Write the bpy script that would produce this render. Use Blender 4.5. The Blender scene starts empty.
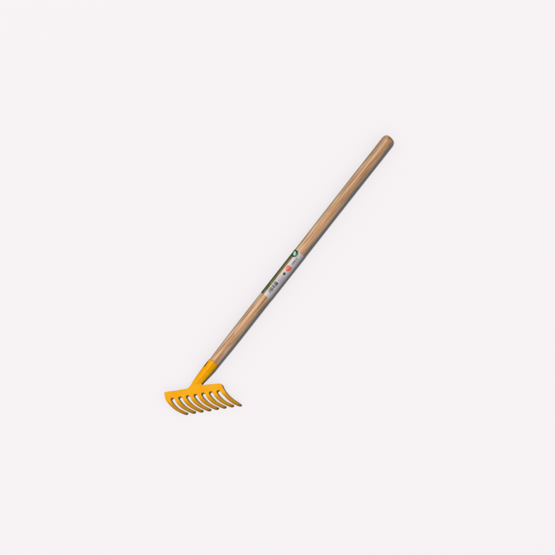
import bpy, bmesh, math, random
from mathutils import Vector, Matrix
random.seed(4)
S = 0.0024                      # metres per unit of the drawing grid the rake was measured on
C = bpy.context.scene.collection
sc = bpy.context.scene

def P(px, py, z=0.0):           # measured point -> metres
    return Vector(((px - 277.5) * S, (277.5 - py) * S, z * S))

# ------------------------------------------------------------------ materials
def new_mat(name):
    m = bpy.data.materials.new(name); m.use_nodes = True
    nt = m.node_tree; b = nt.nodes['Principled BSDF']
    return m, nt, b

def flat_mat(name, col, rough=0.55, spec=0.3):
    m, nt, b = new_mat(name)
    b.inputs['Base Color'].default_value = (*col, 1)
    b.inputs['Roughness'].default_value = rough
    b.inputs['Specular IOR Level'].default_value = spec
    return m

def srgb(r, g, b):
    f = lambda v: (v/255/12.92) if v/255 <= .04045 else ((v/255+.055)/1.055)**2.4
    return (f(r), f(g), f(b))

def noise(nt, vec, scale, detail=3, rough=.55, dist=0.0):
    n = nt.nodes.new('ShaderNodeTexNoise')
    n.inputs['Scale'].default_value = scale; n.inputs['Detail'].default_value = detail
    n.inputs['Roughness'].default_value = rough; n.inputs['Distortion'].default_value = dist
    nt.links.new(vec, n.inputs['Vector']); return n.outputs['Fac']

def mapping(nt, vec, scale, loc=(0, 0, 0), rot=(0, 0, 0)):
    m = nt.nodes.new('ShaderNodeMapping'); m.inputs['Scale'].default_value = scale
    m.inputs['Location'].default_value = loc; m.inputs['Rotation'].default_value = rot
    nt.links.new(vec, m.inputs['Vector']); return m.outputs['Vector']

def ramp(nt, fac, stops):
    r = nt.nodes.new('ShaderNodeValToRGB'); e = r.color_ramp.elements
    while len(e) < len(stops): e.new(.5)
    for k, (p, c) in enumerate(stops):
        e[k].position = p; e[k].color = (*c, 1)
    nt.links.new(fac, r.inputs['Fac']); return r.outputs['Color']

def mixc(nt, fac, a, b, mode='MIX'):
    m = nt.nodes.new('ShaderNodeMix'); m.data_type = 'RGBA'; m.blend_type = mode
    for s, v in ((m.inputs[0], fac), (m.inputs[6], a), (m.inputs[7], b)):
        if hasattr(v, 'is_linked') or hasattr(v, 'node'): nt.links.new(v, s)
        else: s.default_value = v if not isinstance(v, tuple) or len(v) == 4 else (*v, 1)
    return m.outputs[2]

# ash-wood handle: grain runs along local Y
def wood_mat():
    m, nt, b = new_mat('ash_wood')
    tc = nt.nodes.new('ShaderNodeTexCoord').outputs['Object']
    sx = nt.nodes.new('ShaderNodeSeparateXYZ'); nt.links.new(tc, sx.inputs[0])
    def madd(a_, k, c_):
        m_ = nt.nodes.new('ShaderNodeMath'); m_.operation = 'MULTIPLY_ADD'
        nt.links.new(a_, m_.inputs[0]); m_.inputs[1].default_value = k
        if hasattr(c_, 'node'): nt.links.new(c_, m_.inputs[2])
        else: m_.inputs[2].default_value = c_
        return m_.outputs[0]
    # plain-sawn figure: bands of sapwood and heartwood side by side, wandering along the pole
    broad = madd(sx.outputs['X'], 30.0, .5 - .5*.46 - .5*.46)
    broad = madd(noise(nt, mapping(nt, tc, (30, 7.5, 30), (3.1, .7, 1.9)), 1.0, 3, .55, .6), .46, broad)
    broad = madd(noise(nt, mapping(nt, tc, (230, 6.5, 230), (1.1, .2, .9)), 1.0, 3, .6, .5), .46, broad)
    base = ramp(nt, broad, [(.08, WOOD[0]), (.28, WOOD[1]), (.45, WOOD[2]), (.56, WOOD[3]), (.66, WOOD[5]), (.9, WOOD[6])])
    # growth rings cut lengthwise: distance from a pith lying outside the pole
    wv = nt.nodes.new('ShaderNodeTexWave'); wv.wave_type = 'RINGS'; wv.rings_direction = 'Y'
    wv.inputs['Scale'].default_value = 42; wv.inputs['Distortion'].default_value = 7
    wv.inputs['Detail'].default_value = 2; wv.inputs['Detail Scale'].default_value = .9
    nt.links.new(mapping(nt, tc, (1, .035, 1), (.031, 0, .012)), wv.inputs['Vector'])
    rings = ramp(nt, wv.outputs['Fac'], [(.45, (0, 0, 0)), (.7, (.35,)*3), (.97, (1, 1, 1))])
    c1 = mixc(nt, rings, base, WOOD[4])
    mx = c1.node; nt.links.remove(mx.inputs[0].links[0])
    mul = nt.nodes.new('ShaderNodeMath'); mul.operation = 'MULTIPLY'; mul.inputs[1].default_value = .42
    nt.links.new(rings, mul.inputs[0]); nt.links.new(mul.outputs[0], mx.inputs[0])
    fib = noise(nt, mapping(nt, tc, (900, 16, 900)), 1.0, 3, .6)
    fr = ramp(nt, fib, [(.3, (.70,)*3), (.55, (1, 1, 1)), (.8, (1.0,)*3)])
    c2 = mixc(nt, .6, c1, fr, 'MULTIPLY')
    lines = noise(nt, mapping(nt, mapping(nt, tc, (1, 1, 1), rot=(0, 0, .022)), (300, 10, 300), (.3, .1, .6)), 1.0, 4, .7, .5)
    c2 = mixc(nt, .75, c2, ramp(nt, lines, [(.40, (.46, .36, .28)), (.49, (.90, .86, .80)), (.55, (1.04, 1.04, 1.03))]), 'MULTIPLY')
    # slow drift of tone along the pole (sapwood to heartwood)
    sep = nt.nodes.new('ShaderNodeSeparateXYZ'); nt.links.new(tc, sep.inputs[0])
    mr = nt.nodes.new('ShaderNodeMapRange'); mr.inputs[1].default_value = 0; mr.inputs[2].default_value = .69
    nt.links.new(sep.outputs['Y'], mr.inputs[0])
    tone = ramp(nt, mr.outputs[0], [(0, (1.0, .99, 1.04)), (.45, (.97, .96, .94)), (1, (.80, .76, .71))])
    c3 = mixc(nt, 1.0, c2, tone, 'MULTIPLY')
    nt.links.new(c3, b.inputs['Base Color'])
    b.inputs['Roughness'].default_value = .5; b.inputs['Specular IOR Level'].default_value = .3
    bp = nt.nodes.new('ShaderNodeBump'); bp.inputs['Strength'].default_value = .15; bp.inputs['Distance'].default_value = .0004
    nt.links.new(fib, bp.inputs['Height']); nt.links.new(bp.outputs[0], b.inputs['Normal'])
    return m
WOOD = [srgb(218, 194, 160), srgb(232, 194, 156), srgb(224, 178, 136), srgb(198, 138, 92), srgb(184, 126, 82), srgb(226, 186, 146), srgb(216, 190, 158)]

def paint_mat(shaded_dirty):
    m, nt, b = new_mat('shaded_dirty_yellow_paint' if shaded_dirty else 'yellow_paint')
    tc = nt.nodes.new('ShaderNodeTexCoord').outputs['Object']
    n1 = noise(nt, tc, 60, 3, .6)
    col = ramp(nt, n1, [(.3, YEL[0]), (.7, YEL[1])])
    if shaded_dirty:                    # brown down the tine: painted-in shade of the turned steel, slight dirt at points
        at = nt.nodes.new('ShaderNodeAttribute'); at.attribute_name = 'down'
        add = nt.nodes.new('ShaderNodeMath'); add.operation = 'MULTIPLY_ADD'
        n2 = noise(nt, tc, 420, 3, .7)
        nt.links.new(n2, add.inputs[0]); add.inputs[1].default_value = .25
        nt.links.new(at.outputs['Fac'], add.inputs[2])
        shade_f = ramp(nt, add.outputs[0], [(.14, (0, 0, 0)), (.42, (.45,)*3), (.8, (.6,)*3), (1.0, (.95,)*3)])
        col = mixc(nt, shade_f, col, srgb(118, 92, 54))
    nt.links.new(col, b.inputs['Base Color'])
    b.inputs['Roughness'].default_value = .5; b.inputs['Specular IOR Level'].default_value = .08
    bp = nt.nodes.new('ShaderNodeBump'); bp.inputs['Strength'].default_value = .12; bp.inputs['Distance'].default_value = .0004
    nt.links.new(noise(nt, tc, 260, 2), bp.inputs['Height']); nt.links.new(bp.outputs[0], b.inputs['Normal'])
    return m
YEL = [srgb(243, 163, 3), srgb(252, 177, 6)]

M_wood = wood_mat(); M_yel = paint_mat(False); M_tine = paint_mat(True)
M_dark = flat_mat('dark_olive', srgb(92, 84, 56), .5)

# backdrop: matt off-white board
M_back, nt, b = new_mat('off_white_board')
tc = nt.nodes.new('ShaderNodeTexCoord').outputs['Object']
bc = ramp(nt, noise(nt, tc, 3, 2), [(.2, BACK0 := (.919, .881, .894)), (.8, (.920, .882, .895))])
nt.links.new(bc, b.inputs['Base Color']); b.inputs['Roughness'].default_value = 1; b.inputs['Specular IOR Level'].default_value = 0

# ------------------------------------------------------------------ helpers
def link(name, bm, mats, parent=None, smooth=True, loc=None, rotz=0.0, sharp=None):
    bmesh.ops.recalc_face_normals(bm, faces=bm.faces)
    me = bpy.data.meshes.new(name); bm.to_mesh(me); bm.free()
    for m in (mats if isinstance(mats, list) else [mats]): me.materials.append(m)
    if smooth:
        for p in me.polygons: p.use_smooth = True
        me.set_sharp_from_angle(angle=math.radians(sharp or 40))
    o = bpy.data.objects.new(name, me); C.objects.link(o)
    if loc is not None: o.location = loc
    o.rotation_euler = (0, 0, rotz)
    if parent: o.parent = parent
    return o

def loft(bm, rings, cap=True):
    vs = [[bm.verts.new(p) for p in r] for r in rings]
    n = len(vs[0])
    for a, c in zip(vs, vs[1:]):
        for i in range(n):
            bm.faces.new((a[i], a[(i+1) % n], c[(i+1) % n], c[i]))
    if cap:
        bm.faces.new(vs[0][::-1]); bm.faces.new(vs[-1])
    return vs

def catmull(pts, n):
    pts = [Vector(p) for p in pts]
    q = [pts[0]*2 - pts[1]] + pts + [pts[-1]*2 - pts[-2]]
    out = []
    segs = len(pts) - 1
    for i in range(n + 1):
        u = i / n * segs; k = min(int(u), segs - 1); t = u - k
        a, b_, c, d = q[k:k+4]
        out.append(.5*((2*b_) + (c-a)*t + (2*a-5*b_+4*c-d)*t*t + (-a+3*b_-3*c+d)*t*t*t))
    return out

# ------------------------------------------------------------------ backdrop
bm = bmesh.new()
bmesh.ops.create_grid(bm, x_segments=1, y_segments=1, size=6)
o = link('backdrop', bm, M_back, smooth=False); o['kind'] = 'structure'

# ------------------------------------------------------------------ the rake
A0 = (211.7, 364.7)                         # pole axis where it enters the socket
ANG = math.atan2(.787, .617) - math.pi/2
HZ = 5.95
origin = P(*A0, 0)
rake = bpy.data.objects.new('garden_rake', None); C.objects.link(rake)
rake.empty_display_size = .1
rake['label'] = 'yellow steel garden rake with eight curved tines and a labelled pale wooden handle'
rake['category'] = 'rake'

def L(n, t, z):                             # axis frame -> metres (local to pole objects)
    return Vector((n*S, t*S, z*S))
def radius(t):
    if t < 5: return 5.2 - 1.35*min(1, (5-t)/3.5)     # tenon turned down to fit the socket
    if t < 45: return 5.2 + .52*math.sin((t-5)/40*math.pi/2)
    return 5.72 + .2*(t-45)/235

# handle
bm = bmesh.new(); rings = []; NS = 64
ts = [-3, 0, 1.5, 2.5, 3.2, 3.8, 4.4, 5, 5.5] + [i*6 for i in range(1, 47)] + [282.4]
prof = [(t, radius(t)) for t in ts]
R = radius(282)
for k in range(1, 15):
    a = k/14*math.pi/2*.985
    prof.append((282.4 + 6.3*math.sin(a)**1.0, R*math.cos(a)**.62))
for t, r in prof:
    wob = .06*math.sin(t*.05+1) + .05*math.sin(t*.021)
    rings.append([L(r*math.cos(a)+wob, t, r*math.sin(a)) for a in [2*math.pi*i/NS for i in range(NS)]])
loft(bm, rings)
handle = link('handle', bm, M_wood, rake, loc=origin + Vector((0, 0, HZ*S)), rotz=ANG)

# paper label wrapped round the handle
LM = {}; LMATS = []
def lm(name, col, rough=.45):
    LM[name] = len(LMATS); LMATS.append(flat_mat('label_' + name, col, rough, .4))
lm('paper', srgb(198, 191, 193)); lm('paper_dim', srgb(190, 183, 187)); lm('white', srgb(232, 226, 206))
lm('olive', srgb(134, 118, 62)); lm('brown', srgb(150, 114, 70)); lm('darkgreen', srgb(36, 58, 22))
lm('green', srgb(8, 70, 36)); lm('mint', srgb(176, 216, 190)); lm('red', srgb(222, 84, 62)); lm('pink', srgb(236, 148, 126))
lm('ink', srgb(84, 82, 84)); lm('grey', srgb(132, 130, 132)); lm('moss', srgb(96, 92, 40))

rnd = random.Random(9)
bars = [rnd.random() for _ in range(200)]
glyph = [[rnd.random() < .62 for _ in range(64)] for _ in range(8)]
def paint(n, t):                            # n: arc position from -9 to 9 seen from above, t: along the pole
    # emblem: dark green rounded hexagon with a pale leaf
    dx, dt = (n + 3.9), (t - 138.6)
    h = max(abs(dx)/3.9, abs(dt)/3.7, (abs(dx)/3.9 + abs(dt)/3.7)/1.5)
    if h < 1:
        u = dx*.8 + dt*.6; v = -dx*.6 + dt*.8
        if (u/1.5)**2 + (v/2.4)**2 < 1 and abs(u) > .0:
            return 'mint'
        return 'green'
    if n < -5.8: return 'darkgreen'
    if n < -4.9: return 'darkgreen' if bars[int(t*1.2) % 200] < .75 else 'moss'
    if n < -2.6:
        if t > 142 - 8: return 'brown' if n > -4 else 'green'
        # picture strip: garden scene, broken patches
        k = math.sin(t*.55 + n*1.1) + math.sin(t*.23 - n*1.7 + 1)
        if 112 < t < 132: return 'brown' if k > -.6 else 'olive'
        return 'moss' if k < -.1 else ('olive' if k < 1.1 else 'brown')
    if n < -2.1: return 'white'
    # barcode and small print at the lower end
    if 92.5 < t < 105.2 and -1.9 < n < 2.6:
        if t > 102.6: return 'ink' if bars[int((n+3)*3.1)] < .8 else 'grey'
        if n > 1.5: return 'ink' if (int(t*2.2) % 3) and bars[int(t*2.2) % 97] < .7 else 'paper'
        return 'ink' if bars[int(t*2.6) % 200] < .42 else ('grey' if bars[int(t*2.6) % 200] < .7 else 'paper')
    # small dark square mark
    if abs(t - 116.3) < 1.35 and abs(n - .9) < 1.3:
        return 'darkgreen' if max(abs(t-116.3), abs(n-.9)) > .5 or (int(t*3)+int(n*3)) % 2 else 'grey'
    # red seal with a lighter figure
    d = math.hypot(t - 123.1, n - 1.0)
    if d < 3.0 + .25*math.sin(3*math.atan2(t-123.1, n-1.0)):
        if abs(n - 1.0 - .35*math.sin(t*2)) < .36 and abs(t-123.1) < 2.3: return 'pink'
        if 1.3 < abs(n - 1.0) < 1.75 and abs(t-123.1) < 1.3: return 'pink'
        return 'red'
    # line of lettering above the seal
    if 128.3 < t < 136.2:
        if .5 < n < 2.3:
            k = (t - 128.3) % 1.32
            return 'ink' if k < .92 and not (.3 < k < .62 and glyph[int((n-.5)*3.2) % 8][int((t-128.3)/1.32)]) else 'paper'
        if 3.3 < n < 3.9: return 'grey' if bars[int(t*3) % 200] < .55 else 'paper'
    # faint small print
    if 106.5 < t < 113.8:
        for n0 in (-.9, .4, 1.7, 3.0):
            if n0 < n < n0+.45: return 'grey' if bars[int(t*3.3 + n0*7) % 200] < .5 else 'paper_dim'
        return 'paper_dim'
    return 'paper'

bm = bmesh.new()
DT, NA = .25, 150
T0, T1 = 87.5, 142.2
nt_ = int((T1-T0)/DT); grid = []
for i in range(nt_+1):
    t = T0 + (T1-T0)*i/nt_; row = []
    for j in range(NA+1):
        a = math.radians(205 - 232*j/NA)            # wraps from the left flank over the top to the right flank
        r = radius(t) + .13
        wob = .06*math.sin(t*.05+1) + .05*math.sin(t*.021)
        row.append(bm.verts.new(L(r*math.cos(a)+wob, t, r*math.sin(a))))
    grid.append(row)
for i in range(nt_):
    for j in range(NA):
        f = bm.faces.new((grid[i][j], grid[i][j+1], grid[i+1][j+1], grid[i+1][j]))
        a = math.radians(205 - 232*(j+.5)/NA); t = T0 + (T1-T0)*(i+.5)/nt_
        arc = (math.pi/2 - a)*6.0
        f.material_index = LM[paint(arc, t)]
lab = link('label_sticker', bm, LMATS, handle)
md = lab.modifiers.new('thick', 'SOLIDIFY'); md.thickness = .00022; md.offset = -1
lab['label'] = 'paper label with green emblem, red seal, barcode and an olive picture strip'

# ------------------------------------------------------------------ head plate and tines
PZ = 6.1; PTH = 1.7                         # height of the plate's face and its thickness
DX = Vector((7.62, -1.28))                   # from one tine to the next
# edges of the first inner tine / slot, measured; z drops towards the points
slot_c = Vector((173.1, 398.4))
def offs(p, i): return Vector(p) + DX*i
# slot arch: half-round top of each slot, from its left foot to its right foot
sl_left = Vector((171.2, 400.0)); sl_right = Vector((175.5, 400.0))
def arch():
    c = [(171.2, 400.0), (170.95, 398.6), (171.5, 397.4), (172.8, 396.95), (174.2, 397.5), (175.0, 398.6), (175.5, 400.0)]
    return [p.xy for p in catmull([(x, y, 0) for x, y in c], 14)]

def plate_z(x, y): return PZ
bm = bmesh.new()
out = []; arch_at = {}
# top edge, left to right, with the neck running up into the socket
top = [(165.1, 391.9), (168, 391.3), (173, 390.7), (178.2, 389.9), (183, 389.1), (186.8, 388.35), (189.2, 387.0), (190.9, 384.8), (192.6, 382.0), (195.9, 378.8)]
out += [Vector(p) for p in top]
out += [Vector(p) for p in [(200.2, 381.0), (201.4, 383.2), (202.6, 384.5), (204.2, 384.75), (208.4, 384.2), (214, 383.7), (218.4, 383.25), (220.3, 383.3), (221.6, 384.1), (222.5, 385.6), (223.1, 387.2), (224.0, 389.0), (224.7, 390.1)]]
# lower side, right to left
for i in range(6, -1, -1):
    for q in reversed(arch()):
        arch_at[len(out)] = Vector((.45, 1.15)) * max(0, min(1, (400.0-q.y)/2.2))
        out.append(q + DX*i)
out += [Vector(p) for p in [(165.9, 399.2), (165.3, 396.8), (164.85, 394.5), (164.6, 392.7)]]
vt = [bm.verts.new(P(p.x, p.y, PZ)) for p in out]
low = [p + arch_at.get(k, Vector((0, 0))) for k, p in enumerate(out)]      # pressed slots have a sloping wall
vb = [bm.verts.new(P(p.x, p.y, PZ-PTH)) for p in low]
bm.faces.new(vt); bm.faces.new(vb[::-1])
N = len(out)
for i in range(N):
    bm.faces.new((vt[i], vb[i], vb[(i+1) % N], vt[(i+1) % N]))
for v in bm.verts: v.co -= origin
head = link('rake_head', bm, M_yel, rake, loc=origin)

def tine(i, left, right):
    """left / right: measured outlines from root to point"""
    NSEG = 26
    Lc = catmull([(x, y, 0) for x, y in left], NSEG); Rc = catmull([(x, y, 0) for x, y in right], NSEG)
    bm = bmesh.new(); rings = []
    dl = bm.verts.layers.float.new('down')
    for k in range(NSEG+1):
        u = k/NSEG
        zt = PZ - 4.9*u**1.75                 # the tines sweep down to the ground
        th = max(1.25, PTH*(1-.3*u))
        bev = min(1, u*5)                    # square at the root, rounded further down
        a, c = Lc[k], Rc[k]
        w = c - a
        e = .38*bev; dz = 1.05*bev
        pts = [(a, zt-dz), (a+w*e*.35, zt-dz*.35), (a+w*e, zt-.05*bev), (a+w*.5, zt), (c-w*e, zt-.05*bev), (c-w*e*.35, zt-dz*.35), (c, zt-dz),
               (c-w*.06*bev, zt-th), (a+w*.06*bev, zt-th)]
        rings.append([P(p.x, p.y, z) - origin for p, z in pts])
    vs = loft(bm, rings)
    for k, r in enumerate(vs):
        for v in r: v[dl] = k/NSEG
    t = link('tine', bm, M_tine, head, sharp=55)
    return t

inL = [(175.5, 400.0), (178.2, 403.9), (182.3, 407.7), (187.6, 410.9), (192.6, 413.2), (195.0, 413.6)]
inR = [(178.82, 398.72), (181.8, 402.6), (185.9, 406.3), (191.2, 409.5), (195.2, 411.5), (196.0, 412.5)]
for i in range(8):
    sh = DX*(i-1)
    l = [(x+sh.x-.2*min(1, k), y+sh.y+.22*min(1, k)) for k, (x, y) in enumerate(inL)]; r = [(x+sh.x+.2*min(1, k), y+sh.y-.2*min(1, k)) for k, (x, y) in enumerate(inR)]
    if i == 0:
        l = [(165.9, 399.2), (169.3, 403.9), (174.3, 408.8), (179.6, 412.2), (185.2, 414.7), (187.4, 414.9)]
        r = [(171.2, 400.0), (174.2, 403.9), (178.3, 407.6), (183.4, 410.6), (187.6, 412.7), (188.4, 413.8)]
    if i == 7:
        r = [(224.7, 390.1), (228.0, 394.0), (232.2, 397.8), (237.0, 401.1), (241.2, 404.1), (242.1, 405.3)]
        l = [(221.22, 392.32), (223.9, 395.2), (227.6, 399.2), (232.6, 403.0), (238.4, 405.9), (241.2, 406.4)]
    jit = [(0, 0)]*3 + [(random.uniform(-.12, .12), random.uniform(-.12, .12))]*3     # hand-set points never line up exactly
    tine(i, [(x+j[0], y+j[1]) for (x, y), j in zip(l, jit)], [(x+j[0], y+j[1]) for (x, y), j in zip(r, jit)])

# ------------------------------------------------------------------ socket: sheet steel rolled round the pole
bm = bmesh.new(); rings = []
NSO = 72; TB, TT = -25.5, 4.2
for k in range(31):
    u = k/30                                  # 0 at the plate, 1 at the mouth
    t = TB + (TT-TB)*u
    ho = 4.1 + 1.45*min(1, u*1.5)**.9         # half width
    zo = 1.9 + 3.6*min(1, u*1.25)**.8        # half height: flattened where it meets the plate
    cz = (PZ-2.0) + (HZ-(PZ-2.0))*min(1, u*1.25)
    cn = -.4 + .45*min(1, u*1.3)
    ring = []
    for j in range(NSO):
        a = 2*math.pi*j/NSO
        ad = math.degrees(a)
        f = 1.0
        if ad <= 88 or ad > 315:              # under-lap side sits lower than the over-lapping edge
            f = .865 if 76 > ad else .865 + .135*(ad-76)/12
            if ad < 40: f = .865 + .105*(40-ad)/40
            if ad > 315: f = .97
        ring.append(L(cn + ho*f*math.cos(a), t + (.9*math.cos(a) if k == 30 else 0), cz + zo*f*math.sin(a)))
    rings.append(ring)
vs = loft(bm, rings, cap=False)
bm.faces.new(vs[0])
inner = [[Vector((p.x*.955, p.y, HZ*S + (p.z-HZ*S)*.955)) for p in rings[-1]], ]
iv = [bm.verts.new(p) for p in inner[0]]
n = len(iv)
for i in range(n):
    bm.faces.new((vs[-1][i], vs[-1][(i+1) % n], iv[(i+1) % n], iv[i]))
iv2 = [bm.verts.new(Vector((v.co.x, v.co.y-10*S, v.co.z))) for v in iv]
for i in range(n):
    bm.faces.new((iv[i], iv[(i+1) % n], iv2[(i+1) % n], iv2[i]))
socket = link('socket', bm, M_yel, rake, loc=origin, rotz=ANG, sharp=30)

# dark ellipsoid standing in for the notch in the left flank of the socket
bm = bmesh.new()
bmesh.ops.create_uvsphere(bm, u_segments=24, v_segments=14, radius=1.0)
for v in bm.verts: v.co = Vector((v.co.x*.55*S, v.co.y*3.5*S, v.co.z*2.0*S))
for v in bm.verts: v.co += Vector((-4.95*S, -2.4*S, (HZ+2.1)*S))
link('dark_notch', bm, M_dark, socket)

# ------------------------------------------------------------------ light
w = bpy.data.worlds.new('World'); sc.world = w; w.use_nodes = True
w.node_tree.nodes['Background'].inputs[0].default_value = (.98, .99, 1.02, 1)
w.node_tree.nodes['Background'].inputs[1].default_value = .238
tilt = math.radians(16.5)
d = Vector((-.787*math.sin(tilt), .617*math.sin(tilt), math.cos(tilt)))
la = bpy.data.lights.new('studio_lamp', 'AREA'); la.shape = 'DISK'; la.size = 12; la.energy = 51600
lo = bpy.data.objects.new('studio_lamp', la); C.objects.link(lo)
lo.location = d*80; lo.rotation_euler = d.to_track_quat('Z', 'Y').to_euler()

# ------------------------------------------------------------------ camera
D = 4.2
cam = bpy.data.cameras.new('camera'); cam.sensor_width = 36; cam.lens = 36*D/(555*S)
cam.clip_end = 100
co = bpy.data.objects.new('camera', cam); C.objects.link(co); co.location = (0, 0, D)
sc.camera = co
sc.cycles.diffuse_bounces = 0
sc.view_settings.view_transform = 'Standard'; sc.view_settings.look = 'None'
sc.view_settings.exposure = 0; sc.view_settings.gamma = 1
